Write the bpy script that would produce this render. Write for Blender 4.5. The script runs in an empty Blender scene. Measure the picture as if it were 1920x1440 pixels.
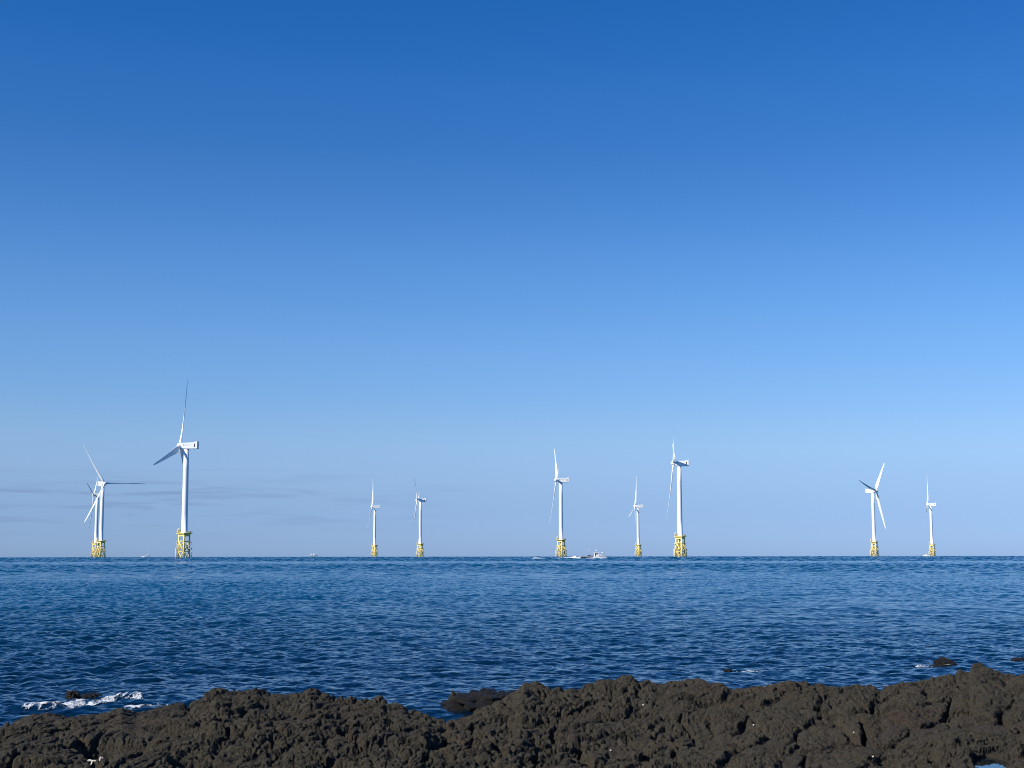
import bpy, bmesh, math, random
import numpy as np
from mathutils import Vector, Matrix, Euler
R_ = math.radians
random.seed(4); np.random.seed(4)

# ------------------------------------------------------------------ camera, sky, sun, exposure
EYE = 2.0                       # eye above the sea, metres
F_PX = 2663.0                   # focal length in photo pixels (1920 wide)
PITCH = math.atan(320.5 / F_PX)
ROLL = R_(-0.075)
EARTH = 6.371e6
SUN_AZ = 236.0                  # clockwise from the view direction (+Y)
SUN_EL = 37.0

scene = bpy.context.scene
cam_data = bpy.data.cameras.new("camera")
cam = bpy.data.objects.new("camera", cam_data)
scene.collection.objects.link(cam)
cam_data.sensor_width = 36.0
cam_data.lens = 36.0 * F_PX / 1920.0
cam_data.clip_start = 0.1
cam_data.clip_end = 60000.0
cam.location = (0, 0, EYE)
CAM_R = Matrix.Rotation(math.pi / 2 + PITCH, 3, 'X') @ Matrix.Rotation(ROLL, 3, 'Z')
cam.rotation_euler = CAM_R.to_euler()
scene.camera = cam

world = bpy.data.worlds.new("World")
scene.world = world
world.use_nodes = True
wn, wl = world.node_tree.nodes, world.node_tree.links
wn.clear()
w_out = wn.new("ShaderNodeOutputWorld")
w_bg = wn.new("ShaderNodeBackground")
w_bg.inputs["Strength"].default_value = 0.0812
sky = wn.new("ShaderNodeTexSky")
sky.sky_type = 'NISHITA'
sky.sun_disc = False
sky.sun_elevation = R_(SUN_EL)
sky.sun_rotation = R_(SUN_AZ)
sky.air_density = 1.0
sky.dust_density = 0.3
sky.ozone_density = 3.0
# clear autumn air: the sky's own colour by height above the horizon, as a tint on the physical sky
CLOUD = (0.185, 0.285, 0.51)
SKY_TINT = [  # (sin elevation, r, g, b)
    (0.0, 0.486, 0.788, 1.658),
    (0.0336, 0.504, 0.733, 1.367),
    (0.0709, 0.669, 0.866, 1.292),
    (0.1083, 0.645, 0.911, 1.308),
    (0.1641, 0.562, 0.915, 1.344),
    (0.219, 0.434, 0.837, 1.316),
    (0.2727, 0.298, 0.737, 1.251),
    (0.3246, 0.21, 0.694, 1.266),
    (0.3729, 0.143, 0.647, 1.241),
    (0.4, 0.143, 0.647, 1.241),
]
w_geo = wn.new("ShaderNodeTexCoord")
w_xyz = wn.new("ShaderNodeSeparateXYZ")
wl.new(w_geo.outputs["Generated"], w_xyz.inputs[0])


def wmath(op, a, b=None, c=None, clamp=False):
    n = wn.new("ShaderNodeMath"); n.operation = op; n.use_clamp = clamp
    for i, v in enumerate((a, b, c)):
        if v is None:
            continue
        if isinstance(v, (int, float)):
            n.inputs[i].default_value = v
        else:
            wl.new(v, n.inputs[i])
    return n.outputs[0]


TINT_TOP = 0.40
w_ramp = wn.new("ShaderNodeValToRGB")
w_ramp.color_ramp.interpolation = 'CARDINAL'
els = w_ramp.color_ramp.elements
els[0].position, els[1].position = SKY_TINT[0][0] / TINT_TOP, 1.0
for z, r, g, b in SKY_TINT[1:-1]:
    els.new(z / TINT_TOP)
SC = 0.25                      # ramp colours are stored at a quarter so they stay below 1
for e, (z, r, g, b) in zip(els, SKY_TINT if len(SKY_TINT) > 1 else SKY_TINT * 2):
    e.color = (r * SC, g * SC * 0.975, b * SC * 0.985, 1)
wl.new(wmath('DIVIDE', w_xyz.outputs[2], TINT_TOP, clamp=True), w_ramp.inputs[0])
w_mul = wn.new("ShaderNodeVectorMath"); w_mul.operation = 'MULTIPLY'
wl.new(sky.outputs[0], w_mul.inputs[0]); wl.new(w_ramp.outputs[0], w_mul.inputs[1])
# thin grey streaks of cloud low over the horizon, mostly to the left
w_cv = wn.new("ShaderNodeCombineXYZ")
wl.new(wmath('MULTIPLY', w_xyz.outputs[0], 12.0), w_cv.inputs[0])
wl.new(wmath('MULTIPLY', w_xyz.outputs[2], 150.0), w_cv.inputs[1])
w_no = wn.new("ShaderNodeTexNoise")
w_no.inputs["Scale"].default_value = 1.0; w_no.inputs["Detail"].default_value = 5.0
w_no.inputs["Roughness"].default_value = 0.55; w_no.inputs["Distortion"].default_value = 0.3
wl.new(w_cv.outputs[0], w_no.inputs["Vector"])
cl = wmath('MULTIPLY', wmath('SUBTRACT', w_no.outputs[0], 0.49), 5.0, clamp=True)
band = wmath('MULTIPLY', wmath('SUBTRACT', 1.0, wmath('DIVIDE', wmath('ABSOLUTE', wmath('SUBTRACT', w_xyz.outputs[2], 0.036)), 0.026), clamp=True),
             wmath('MULTIPLY_ADD', w_xyz.outputs[0], -4.0, 0.0, clamp=True))
cl = wmath('MULTIPLY', wmath('MULTIPLY', cl, band), 1.0)
w_mix = wn.new("ShaderNodeMix"); w_mix.data_type = 'RGBA'
wl.new(cl, w_mix.inputs[0]); wl.new(w_mul.outputs[0], w_mix.inputs[6])
w_mix.inputs[7].default_value = (CLOUD[0] * 10 * SC, CLOUD[1] * 10 * SC, CLOUD[2] * 10 * SC, 1)
w_up = wn.new("ShaderNodeVectorMath"); w_up.operation = 'SCALE'; w_up.inputs[3].default_value = 1 / SC
wl.new(w_mix.outputs[2], w_up.inputs[0])
wl.new(w_up.outputs[0], w_bg.inputs["Color"])
wl.new(w_bg.outputs[0], w_out.inputs[0])

sun_data = bpy.data.lights.new("sun", 'SUN')
sun_data.energy = 5.0
sun_data.angle = R_(0.53)
sun_data.color = (1.0, 0.94, 0.85)
sun = bpy.data.objects.new("sun", sun_data)
scene.collection.objects.link(sun)
to_sun = Vector((math.sin(R_(SUN_AZ)) * math.cos(R_(SUN_EL)), math.cos(R_(SUN_AZ)) * math.cos(R_(SUN_EL)), math.sin(R_(SUN_EL))))
sun.rotation_euler = to_sun.to_track_quat('Z', 'Y').to_euler()

scene.view_settings.view_transform = 'Standard'
scene.view_settings.look = 'None'
scene.view_settings.exposure = 0.3
scene.view_settings.gamma = 1.0
scene.view_settings.use_curve_mapping = False
scene.cycles.filter_width = 1.0
scene.cycles.max_bounces = 6
scene.cycles.diffuse_bounces = 3
scene.cycles.glossy_bounces = 4
scene.cycles.transmission_bounces = 2
scene.cycles.caustics_reflective = False
scene.cycles.caustics_refractive = False

COL = scene.collection


# ------------------------------------------------------------------ helpers: pixels to directions, noise, meshes
def px_dir(px, py):
    v = CAM_R @ Vector(((px - 960.0) / F_PX, -(py - 720.0) / F_PX, -1.0))
    return v.normalized()


def px_az(px, py=1041):
    d = px_dir(px, py)
    return math.degrees(math.atan2(d.x, d.y))


def px_dep(px, py):
    d = px_dir(px, py)
    return -d.z / math.hypot(d.x, d.y)


def px_on_level(px, py, z=0.0):
    d = px_dir(px, py)
    t = (z - EYE) / d.z
    return Vector((0, 0, EYE)) + d * t


def on_sea(px, dist):
    """point on the curved sea at this distance under this photo column"""
    az = R_(px_az(px))
    return Vector((math.sin(az) * dist, math.cos(az) * dist, -dist * dist / (2 * EARTH)))


def hash2(ix, iy, seed):
    h = (ix.astype(np.int64) * 374761393 + iy.astype(np.int64) * 668265263 + seed * 974634777) & 0xffffffff
    h = ((h ^ (h >> 13)) * 1274126177) & 0xffffffff
    h = ((h ^ (h >> 16)) * 2246822519) & 0xffffffff
    return h ^ (h >> 15)


def worley(x, y, seed, jitter=0.95):
    ix, iy = np.floor(x), np.floor(y)
    f1 = np.full(x.shape, 9.0); f2 = np.full(x.shape, 9.0); cid = np.zeros(x.shape)
    for dx in (-1, 0, 1):
        for dy in (-1, 0, 1):
            cx, cy = ix + dx, iy + dy
            h = hash2(cx, cy, seed)
            jx = cx + 0.5 + ((h & 0xffff) / 65535.0 - 0.5) * jitter
            jy = cy + 0.5 + (((h >> 16) & 0xffff) / 65535.0 - 0.5) * jitter
            d = np.hypot(x - jx, y - jy)
            near = d < f1
            f2 = np.where(near, f1, np.minimum(f2, d))
            cid = np.where(near, ((h >> 7) & 1023) / 1023.0, cid)
            f1 = np.where(near, d, f1)
    return f1, f2, cid


def vnoise(x, y, seed):
    ix, iy = np.floor(x), np.floor(y)
    fx, fy = x - ix, y - iy
    fx, fy = fx * fx * (3 - 2 * fx), fy * fy * (3 - 2 * fy)
    g = [(hash2(ix + a, iy + b, seed) & 0xffff) / 65535.0 for a, b in ((0, 0), (1, 0), (0, 1), (1, 1))]
    return (g[0] * (1 - fx) + g[1] * fx) * (1 - fy) + (g[2] * (1 - fx) + g[3] * fx) * fy - 0.5


def fbm(x, y, seed, octaves=4, gain=0.5):
    s, a = 0.0, 1.0
    for k in range(octaves):
        s = s + a * vnoise(x, y, seed + 31 * k)
        x, y = x * 2.03 + 17.1, y * 2.03 - 9.7
        a *= gain
    return s


def smooth01(t):
    t = np.clip(t, 0, 1)
    return t * t * (3 - 2 * t)


def mesh_np(name, co, faces, mat=None, smooth=True, parent=None):
    """co (n,3), faces (m,4) or (m,3)"""
    me = bpy.data.meshes.new(name)
    co = np.ascontiguousarray(co, dtype=np.float32); faces = np.ascontiguousarray(faces, dtype=np.int32)
    k = faces.shape[1]
    me.vertices.add(len(co)); me.vertices.foreach_set("co", co.ravel())
    me.loops.add(faces.size); me.loops.foreach_set("vertex_index", faces.ravel())
    me.polygons.add(len(faces))
    me.polygons.foreach_set("loop_start", np.arange(0, faces.size, k, dtype=np.int32))
    me.polygons.foreach_set("loop_total", np.full(len(faces), k, dtype=np.int32))
    me.polygons.foreach_set("use_smooth", np.full(len(faces), smooth, dtype=bool))
    me.update(calc_edges=True); me.validate()
    if mat:
        me.materials.append(mat)
    ob = bpy.data.objects.new(name, me)
    COL.objects.link(ob)
    if parent:
        ob.parent = parent
    return ob


def grid_faces(nr, nc):
    i = np.arange((nr - 1) * nc).reshape(nr - 1, nc)[:, :-1].ravel()
    return np.stack([i, i + 1, i + nc + 1, i + nc], 1)


class MB:
    """collects boxes, tubes and loops, then links them as one mesh object"""
    def __init__(self):
        self.bm = bmesh.new()

    def box(self, c, size, rot=None, bevel=0.0):
        m = Matrix.Translation(c) @ (rot.to_4x4() if rot else Matrix.Identity(4)) @ Matrix.Diagonal((*size, 1))
        r = bmesh.ops.create_cube(self.bm, size=1.0, matrix=m)
        if bevel:
            es = list({e for v in r['verts'] for e in v.link_edges})
            bmesh.ops.bevel(self.bm, geom=es, offset=bevel, segments=2, affect='EDGES', profile=0.5)
        return self

    def tube(self, a, b, r1, r2=None, seg=12, caps=True):
        a, b = Vector(a), Vector(b)
        r2 = r1 if r2 is None else r2
        q = (b - a).to_track_quat('Z', 'Y').to_matrix()
        rings = []
        for p, r in ((a, r1), (b, r2)):
            rings.append([self.bm.verts.new(p + q @ Vector((math.cos(t) * r, math.sin(t) * r, 0))) for t in (2 * math.pi * k / seg for k in range(seg))])
        for k in range(seg):
            f = self.bm.faces.new((rings[0][k], rings[0][(k + 1) % seg], rings[1][(k + 1) % seg], rings[1][k])); f.smooth = True
        if caps:
            self.bm.faces.new(rings[0][::-1]); self.bm.faces.new(rings[1])
        return self

    def rings(self, loops, smooth=True, cap=True):
        """skin a list of equal-length closed point loops"""
        vs = [[self.bm.verts.new(p) for p in lp] for lp in loops]
        n = len(vs[0])
        for A, B in zip(vs, vs[1:]):
            for k in range(n):
                f = self.bm.faces.new((A[k], A[(k + 1) % n], B[(k + 1) % n], B[k])); f.smooth = smooth
        if cap:
            self.bm.faces.new(vs[0][::-1]); self.bm.faces.new(vs[-1])
        return self

    def prism(self, pts, x0, x1, bevel=0.0):
        """extrude a polygon given in (y,z) from x0 to x1"""
        a = [self.bm.verts.new((x0, y, z)) for y, z in pts]
        b = [self.bm.verts.new((x1, y, z)) for y, z in pts]
        n = len(pts)
        fs = [self.bm.faces.new(a[::-1]), self.bm.faces.new(b)]
        for k in range(n):
            fs.append(self.bm.faces.new((a[k], a[(k + 1) % n], b[(k + 1) % n], b[k])))
        if bevel:
            es = list({e for f in fs for e in f.edges})
            bmesh.ops.bevel(self.bm, geom=es, offset=bevel, segments=2, affect='EDGES', profile=0.5)
        return self

    def build(self, name, mat, parent=None, loc=None):
        bmesh.ops.recalc_face_normals(self.bm, faces=self.bm.faces)
        me = bpy.data.meshes.new(name)
        self.bm.to_mesh(me); self.bm.free()
        if mat:
            me.materials.append(mat)
        ob = bpy.data.objects.new(name, me)
        COL.objects.link(ob)
        if parent:
            ob.parent = parent
        if loc is not None:
            ob.location = loc
        return ob


def thing(name, label, cat, loc=(0, 0, 0), rz=0.0, group=None):
    o = bpy.data.objects.new(name, None)
    COL.objects.link(o)
    o.empty_display_size = 0.5
    o.location = loc; o.rotation_euler = (0, 0, rz)
    return tag(o, label, cat, group)


def tag(o, label, cat, group=None):
    o["label"] = label; o["category"] = cat
    if group:
        o["group"] = group
    return o


def kind(o, k, label=None):
    o["kind"] = k
    if label:
        o["label"] = label
    return o


# ------------------------------------------------------------------ materials
def new_mat(name):
    m = bpy.data.materials.new(name); m.use_nodes = True
    nt = m.node_tree
    b = nt.nodes["Principled BSDF"]
    return m, nt.nodes, nt.links, b


def paint(name, col, rough=0.45, var=0.06, scale=0.6, streak=0.0, streak_col=(0.35, 0.2, 0.08)):
    """painted steel: slight tone change, optional rust or dirt streaks running down"""
    m, n, l, b = new_mat(name)
    tc = n.new("ShaderNodeTexCoord")
    no = n.new("ShaderNodeTexNoise"); no.inputs["Scale"].default_value = scale; no.inputs["Detail"].default_value = 5
    l.new(tc.outputs["Object"], no.inputs["Vector"])
    mix = n.new("ShaderNodeMix"); mix.data_type = 'RGBA'
    l.new(no.outputs[0], mix.inputs[0])
    mix.inputs[6].default_value = (*[c * (1 - var) for c in col], 1)
    mix.inputs[7].default_value = (*[min(1, c * (1 + var)) for c in col], 1)
    out = mix.outputs[2]
    if streak:
        mp = n.new("ShaderNodeMapping"); mp.inputs["Scale"].default_value = (2.2, 2.2, 0.12)
        l.new(tc.outputs["Object"], mp.inputs[0])
        n2 = n.new("ShaderNodeTexNoise"); n2.inputs["Scale"].default_value = 1.0; n2.inputs["Detail"].default_value = 4
        l.new(mp.outputs[0], n2.inputs["Vector"])
        mr = n.new("ShaderNodeMapRange"); mr.inputs[1].default_value = 0.52; mr.inputs[2].default_value = 0.75
        mr.inputs[4].default_value = streak
        l.new(n2.outputs[0], mr.inputs[0])
        mx = n.new("ShaderNodeMix"); mx.data_type = 'RGBA'
        l.new(mr.outputs[0], mx.inputs[0]); l.new(out, mx.inputs[6]); mx.inputs[7].default_value = (*streak_col, 1)
        out = mx.outputs[2]
    l.new(out, b.inputs["Base Color"])
    b.inputs["Roughness"].default_value = rough
    return m


M_WHITE = paint("turbine_white", (0.86, 0.87, 0.86), 0.4, 0.02, 0.3)
M_YELLOW = paint("jacket_yellow", (0.87, 0.68, 0.20), 0.5, 0.06, 0.5, 0.25)
M_PALE = paint("landing_pale", (0.84, 0.74, 0.42), 0.5, 0.08, 0.5, 0.3)
M_OLIVE = paint("equipment_olive", (0.22, 0.21, 0.10), 0.6)
M_DARK = paint("dark_vent", (0.02, 0.022, 0.025), 0.6)
M_LOGO = paint("lettering_grey", (0.10, 0.11, 0.12), 0.6)
M_HULL = paint("boat_white", (0.82, 0.82, 0.80), 0.35, 0.04, 1.5, 0.25)
M_HULLDK = paint("boat_dark", (0.03, 0.035, 0.06), 0.4)
M_DECK = paint("boat_deck", (0.30, 0.22, 0.18), 0.7)
M_GLASS = paint("cabin_glass", (0.015, 0.02, 0.025), 0.1)
M_GREY = paint("grey_metal", (0.32, 0.33, 0.33), 0.4)
M_RUST = paint("rust_orange", (0.35, 0.12, 0.05), 0.6)


def foam_mat(name, lacy):
    m, n, l, b = new_mat(name)
    b.inputs["Base Color"].default_value = (0.60, 0.63, 0.65, 1)
    b.inputs["Roughness"].default_value = 0.8
    tc = n.new("ShaderNodeTexCoord")
    no = n.new("ShaderNodeTexNoise"); no.inputs["Scale"].default_value = 28; no.inputs["Detail"].default_value = 3
    l.new(tc.outputs["Object"], no.inputs["Vector"])
    bp = n.new("ShaderNodeBump"); bp.inputs["Strength"].default_value = 0.6; bp.inputs["Distance"].default_value = 0.05
    l.new(no.outputs[0], bp.inputs["Height"]); l.new(bp.outputs[0], b.inputs["Normal"])
    if lacy:    # thin bubbles: see-through where the foam is sparse
        at = n.new("ShaderNodeAttribute"); at.attribute_name = "foam_amount"
        mp = n.new("ShaderNodeMapping"); mp.inputs["Scale"].default_value = (60, 22, 60)
        l.new(tc.outputs["Object"], mp.inputs[0])
        n2 = n.new("ShaderNodeTexNoise"); n2.inputs["Scale"].default_value = 1.0; n2.inputs["Detail"].default_value = 4
        l.new(mp.outputs[0], n2.inputs["Vector"])
        ad = n.new("ShaderNodeMath"); ad.operation = 'MULTIPLY_ADD'; ad.use_clamp = True
        sb = n.new("ShaderNodeMath"); sb.operation = 'SUBTRACT'; sb.inputs[1].default_value = 0.5
        l.new(n2.outputs[0], sb.inputs[0]); l.new(sb.outputs[0], ad.inputs[0]); ad.inputs[1].default_value = 3.2
        l.new(at.outputs["Fac"], ad.inputs[2])
        l.new(ad.outputs[0], b.inputs["Alpha"])
    return m


M_FOAM = foam_mat("wake_foam_white", False)
M_LACE = foam_mat("surf_foam_white", True)


def water_mat():
    m, n, l, b = new_mat("sea_water")
    b.inputs["Roughness"].default_value = 0.09
    b.inputs["IOR"].default_value = 1.42
    geo = n.new("ShaderNodeNewGeometry")
    # body colour darker near the shore, bluer with distance
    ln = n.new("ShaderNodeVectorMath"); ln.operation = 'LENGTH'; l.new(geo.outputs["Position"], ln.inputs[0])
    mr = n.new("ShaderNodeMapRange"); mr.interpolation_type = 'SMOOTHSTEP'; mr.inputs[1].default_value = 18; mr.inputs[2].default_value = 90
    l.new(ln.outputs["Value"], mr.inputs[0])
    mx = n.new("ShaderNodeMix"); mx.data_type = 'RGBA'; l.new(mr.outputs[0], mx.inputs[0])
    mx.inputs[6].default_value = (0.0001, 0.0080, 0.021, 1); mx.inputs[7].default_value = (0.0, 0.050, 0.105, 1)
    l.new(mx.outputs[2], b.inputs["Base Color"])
    # ripples too small for the mesh: real-size bump in world coordinates
    prev = None
    for sc, dist, det in (((0.3, 0.7, 1), 0.12, 3.0), ((1.6, 2.6, 1), 0.055, 3.0), ((7.0, 12.0, 1), 0.014, 2.0)):
        mp = n.new("ShaderNodeMapping"); mp.inputs["Scale"].default_value = sc
        l.new(geo.outputs["Position"], mp.inputs[0])
        no = n.new("ShaderNodeTexNoise"); no.inputs["Scale"].default_value = 1.0
        no.inputs["Detail"].default_value = det; no.inputs["Roughness"].default_value = 0.55
        l.new(mp.outputs[0], no.inputs["Vector"])
        bp = n.new("ShaderNodeBump"); bp.inputs["Strength"].default_value = 1.0
        bp.inputs["Distance"].default_value = dist
        l.new(no.outputs[0], bp.inputs["Height"])
        if prev:
            l.new(prev, bp.inputs["Normal"])
        prev = bp.outputs[0]
    l.new(prev, b.inputs["Normal"])
    return m


M_SEA = water_mat()


def rock_mat(name="basalt", wet_to=0.10):
    m, n, l, b = new_mat(name)
    geo = n.new("ShaderNodeNewGeometry")

    def noise(scale, detail, rough=0.6, vec=None):
        no = n.new("ShaderNodeTexNoise"); no.inputs["Scale"].default_value = scale
        no.inputs["Detail"].default_value = detail; no.inputs["Roughness"].default_value = rough
        l.new(vec or geo.outputs["Position"], no.inputs["Vector"])
        return no.outputs[0]

    def ramp(v, a, c):
        r = n.new("ShaderNodeMapRange"); r.inputs[1].default_value = a; r.inputs[2].default_value = c
        l.new(v, r.inputs[0]); return r.outputs[0]

    def mixc(f, a, c):
        x = n.new("ShaderNodeMix"); x.data_type = 'RGBA'
        if isinstance(f, float): x.inputs[0].default_value = f
        else: l.new(f, x.inputs[0])
        for i, v in ((6, a), (7, c)):
            if isinstance(v, tuple): x.inputs[i].default_value = (*v, 1)
            else: l.new(v, x.inputs[i])
        return x.outputs[2]

    def mul(a, c):
        x = n.new("ShaderNodeMath"); x.operation = 'MULTIPLY'; l.new(a, x.inputs[0])
        if isinstance(c, float): x.inputs[1].default_value = c
        else: l.new(c, x.inputs[1])
        return x.outputs[0]

    c = mixc(ramp(noise(1.3, 5), 0.35, 0.65), (0.076, 0.063, 0.039), (0.060, 0.052, 0.037))
    c = mixc(mul(ramp(noise(0.9, 4), 0.56, 0.70), 0.55), c, (0.070, 0.042, 0.027))      # rusty patches
    c = mixc(mul(ramp(noise(9.0, 6, 0.7), 0.45, 0.75), 0.6), c, (0.078, 0.069, 0.051))  # pale crust
    c = mixc(mul(ramp(noise(34.0, 4, 0.65), 0.48, 0.66), 0.65), c, (0.026, 0.023, 0.019)) # shade of small pits, painted in as dark mottling
    c = mixc(mul(ramp(noise(60.0, 2, 0.5), 0.70, 0.76), 0.7), c, (0.26, 0.24, 0.20))    # salt and shell specks
    # wet band near the water: darker and glossier
    sep = n.new("ShaderNodeSeparateXYZ"); l.new(geo.outputs["Position"], sep.inputs[0])
    ad = n.new("ShaderNodeMath"); ad.operation = 'MULTIPLY_ADD'
    l.new(noise(2.0, 4), ad.inputs[0]); ad.inputs[1].default_value = -0.22; l.new(sep.outputs[2], ad.inputs[2])
    att = n.new("ShaderNodeAttribute"); att.attribute_name = "seaside"
    wet = mul(ramp(ad.outputs[0], wet_to, wet_to - 0.12), att.outputs["Fac"])
    c = mixc(wet, c, (0.017, 0.014, 0.010))
    l.new(c, b.inputs["Base Color"])
    rr = n.new("ShaderNodeMapRange"); rr.inputs[3].default_value = 0.85; rr.inputs[4].default_value = 0.42
    l.new(wet, rr.inputs[0]); l.new(rr.outputs[0], b.inputs["Roughness"])
    b.inputs["Specular IOR Level"].default_value = 0.3
    prev = None
    for sc, dist in ((24.0, 0.085), (70.0, 0.04)):
        bp = n.new("ShaderNodeBump"); bp.inputs["Strength"].default_value = 1.0; bp.inputs["Distance"].default_value = dist
        l.new(noise(sc, 4, 0.65), bp.inputs["Height"])
        if prev: l.new(prev, bp.inputs["Normal"])
        prev = bp.outputs[0]
    l.new(prev, b.inputs["Normal"])
    return m


M_ROCK = rock_mat()
M_ROCKWET = rock_mat("wet_basalt", 0.42)


# ------------------------------------------------------------------ the sea: wind waves from three bands, on the round earth
def wave_tile(n, size, lmin, lmax, slope, seed, wind=R_(-100), spread=0.5):
    rng = np.random.default_rng(seed)
    k1 = np.fft.fftfreq(n, size / n) * 2 * np.pi
    kx, ky = np.meshgrid(k1, k1, indexing='ij')
    k = np.hypot(kx, ky); k[0, 0] = 1
    band = (k > 2 * np.pi / lmax) & (k < 2 * np.pi / lmin)
    cosw = (kx * np.cos(wind) + ky * np.sin(wind)) / k
    amp = np.where(band, k ** -2.0 * (np.abs(cosw) ** spread + 0.06), 0)
    amp[0, 0] = 0
    spec = amp * np.exp(2j * np.pi * rng.random((n, n)))
    h = np.fft.ifft2(spec)
    sx = np.fft.ifft2(1j * kx * spec).real
    sy = np.fft.ifft2(1j * ky * spec).real
    f = slope / math.sqrt((sx ** 2 + sy ** 2).mean())
    dx = np.fft.ifft2(-1j * kx / k * spec).real * f
    dy = np.fft.ifft2(-1j * ky / k * spec).real * f
    return h.real * f, dx, dy


def sample_tile(tile, size, x, y, ang):
    c, s = math.cos(ang), math.sin(ang)
    u = (c * x + s * y) / size; v = (-s * x + c * y) / size
    n = tile[0].shape[0]
    u = (u % 1.0) * n; v = (v % 1.0) * n
    iu, iv = np.floor(u).astype(np.int64), np.floor(v).astype(np.int64)
    fu, fv = u - iu, v - iv
    i0, j0 = iu % n, iv % n
    i1, j1 = (iu + 1) % n, (iv + 1) % n
    out = []
    for t in tile:
        out.append((t[i0, j0] * (1 - fu) + t[i1, j0] * fu) * (1 - fv) + (t[i0, j1] * (1 - fu) + t[i1, j1] * fu) * fv)
    h, dx, dy = out
    return h, c * dx - s * dy, s * dx + c * dy


BANDS = [  # tile size, shortest and longest wave, slope, seed, turn, from distance, fade-in length
    (149.0, 4.0, 12.0, 0.018, 10, 0.10, -1, 1),
    (67.0, 1.0, 4.0, 0.038, 11, 0.03, -1, 1),
    (23.0, 0.30, 0.9, 0.235, 12, -0.12, -1, 1),
    (7.3, 0.10, 0.32, 0.220, 13, 0.2, -1, 1),
    (171.0, 1.1, 4.0, 0.310, 14, -0.06, 95, 160),
    (410.0, 3.2, 8.0, 0.290, 15, 0.05, 330, 280),
]
TILES = [wave_tile(512, q[0], q[1], q[2], q[3], q[4]) for q in BANDS]


def sea_surface(x, y, spacing):
    """wave displacement (dx,dy,h) at world points; bands too short for the local mesh spacing fade out"""
    X, Y, H = np.zeros_like(x), np.zeros_like(x), np.zeros_like(x)
    rr = np.hypot(x, y)
    gust = 1.0 + 0.9 * fbm(x / 19.0, y / 50.0, 71, 3) - 0.12 * smooth01((rr - 35) / 30) * smooth01((230 - rr) / 60)   # calmer water some way out
    for (s, a, c, sl, sd, tn, r0, r1), t in zip(BANDS, TILES):
        w = smooth01((a * 1.2 / spacing - 0.9) / 1.2) * smooth01((rr - r0) / r1)
        if a < 1.0:
            w = w * gust
        k = np.abs(w) > 1e-3
        if not k.any():
            continue
        h, dx, dy = sample_tile(t, s, x[k], y[k], tn)
        H[k] += h * w[k]; X[k] += 0.9 * dx * w[k]; Y[k] += 0.9 * dy * w[k]
    return X, Y, H


def build_sea():
    th = np.concatenate([np.radians(np.linspace(-60, -24, 90)), np.radians(np.linspace(-23.9, 23.9, 940)), np.radians(np.linspace(24, 60, 90))])
    r = [13.7]
    while r[-1] < 200:
        r.append(r[-1] + max(0.03, r[-1] * 0.0018))
    while r[-1] < 450:
        r.append(r[-1] * 1.0026)
    while r[-1] < 6500:
        r.append(r[-1] * 1.0016)
    while r[-1] < 30000:
        r.append(r[-1] * 1.05)
    r = np.array(r)
    RR, TT = np.meshgrid(r, th, indexing='ij')
    x, y = RR * np.sin(TT), RR * np.cos(TT)
    sp = np.maximum(np.gradient(r), r * 0.0008)[:, None] + 0 * TT
    X, Y, H = sea_surface(x, y, sp)
    far = smooth01((7500 - RR) / 2500)
    z = H * far - RR * RR / (2 * EARTH)
    co = np.stack([x + X * far, y + Y * far, z], -1).reshape(-1, 3)
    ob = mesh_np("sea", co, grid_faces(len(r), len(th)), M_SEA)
    kind(ob, "structure", "wind-rippled deep blue sea reaching the horizon")
    return ob


build_sea()


# ------------------------------------------------------------------ wind turbines
HUB_H, BLADE_R = 80.0, 49.0
DECK_Z = 17.6


def blade_mesh():
    """one blade along +Z from the hub centre; +Y faces the wind"""
    N = 20
    rs = [1.2, 2.2, 3.5, 5.5, 7.5, 9.5, 12, 15, 18, 22, 26, 30, 34, 38, 41.5, 44, 45.8, 46.7, 47.0]
    loops = []
    for r in rs:
        t = max(0.0, min(1.0, (r - 2.0) / 6.5)); t = t * t * (3 - 2 * t)
        chord = 4.5 * (1 - (r - 8.5) / 52.0) if r > 8.5 else 4.5
        if r > 44:
            chord *= max(0.12, math.sqrt(max(0.0, 1 - ((r - 44) / 3.05) ** 2)))
        thick = max(0.14, 0.34 - 0.0055 * r) * chord
        tw = math.radians(max(0.0, 24 * (1 - r / 47.0) ** 1.6) + 3)
        bend = 2.1 * (r / 47.0) ** 2 + 0.5 * r / 47.0
        lp = []
        for k in range(N):
            a = 2 * math.pi * k / N
            cx, cy = 1.05 * math.cos(a), 1.05 * math.sin(a)          # round root
            u = 0.5 - 0.5 * math.cos(a)                              # 0 leading edge .. 1 trailing edge
            yy = 2.6 * thick * (0.2969 * math.sqrt(u) - 0.126 * u - 0.3516 * u * u + 0.2843 * u ** 3 - 0.1036 * u ** 4) * (1.9 if a < math.pi else -1.3) + 0
            ax, ay = (0.30 - u) * chord, yy
            x, y = (1 - t) * (-cx * -1) + t * ax, (1 - t) * cy + t * ay
            X = x * math.cos(tw) - y * math.sin(tw) * 1.0
            Y = x * math.sin(tw) + y * math.cos(tw)
            lp.append((X, Y + bend, r * BLADE_R / 47.0))
        loops.append(lp)
    m = MB(); m.rings(loops)
    return m


def lathe(profile, seg=32):
    """rings round Z from (radius, z)"""
    return [[(r * math.cos(2 * math.pi * k / seg), r * math.sin(2 * math.pi * k / seg), z) for k in range(seg)] for r, z in profile]


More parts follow.
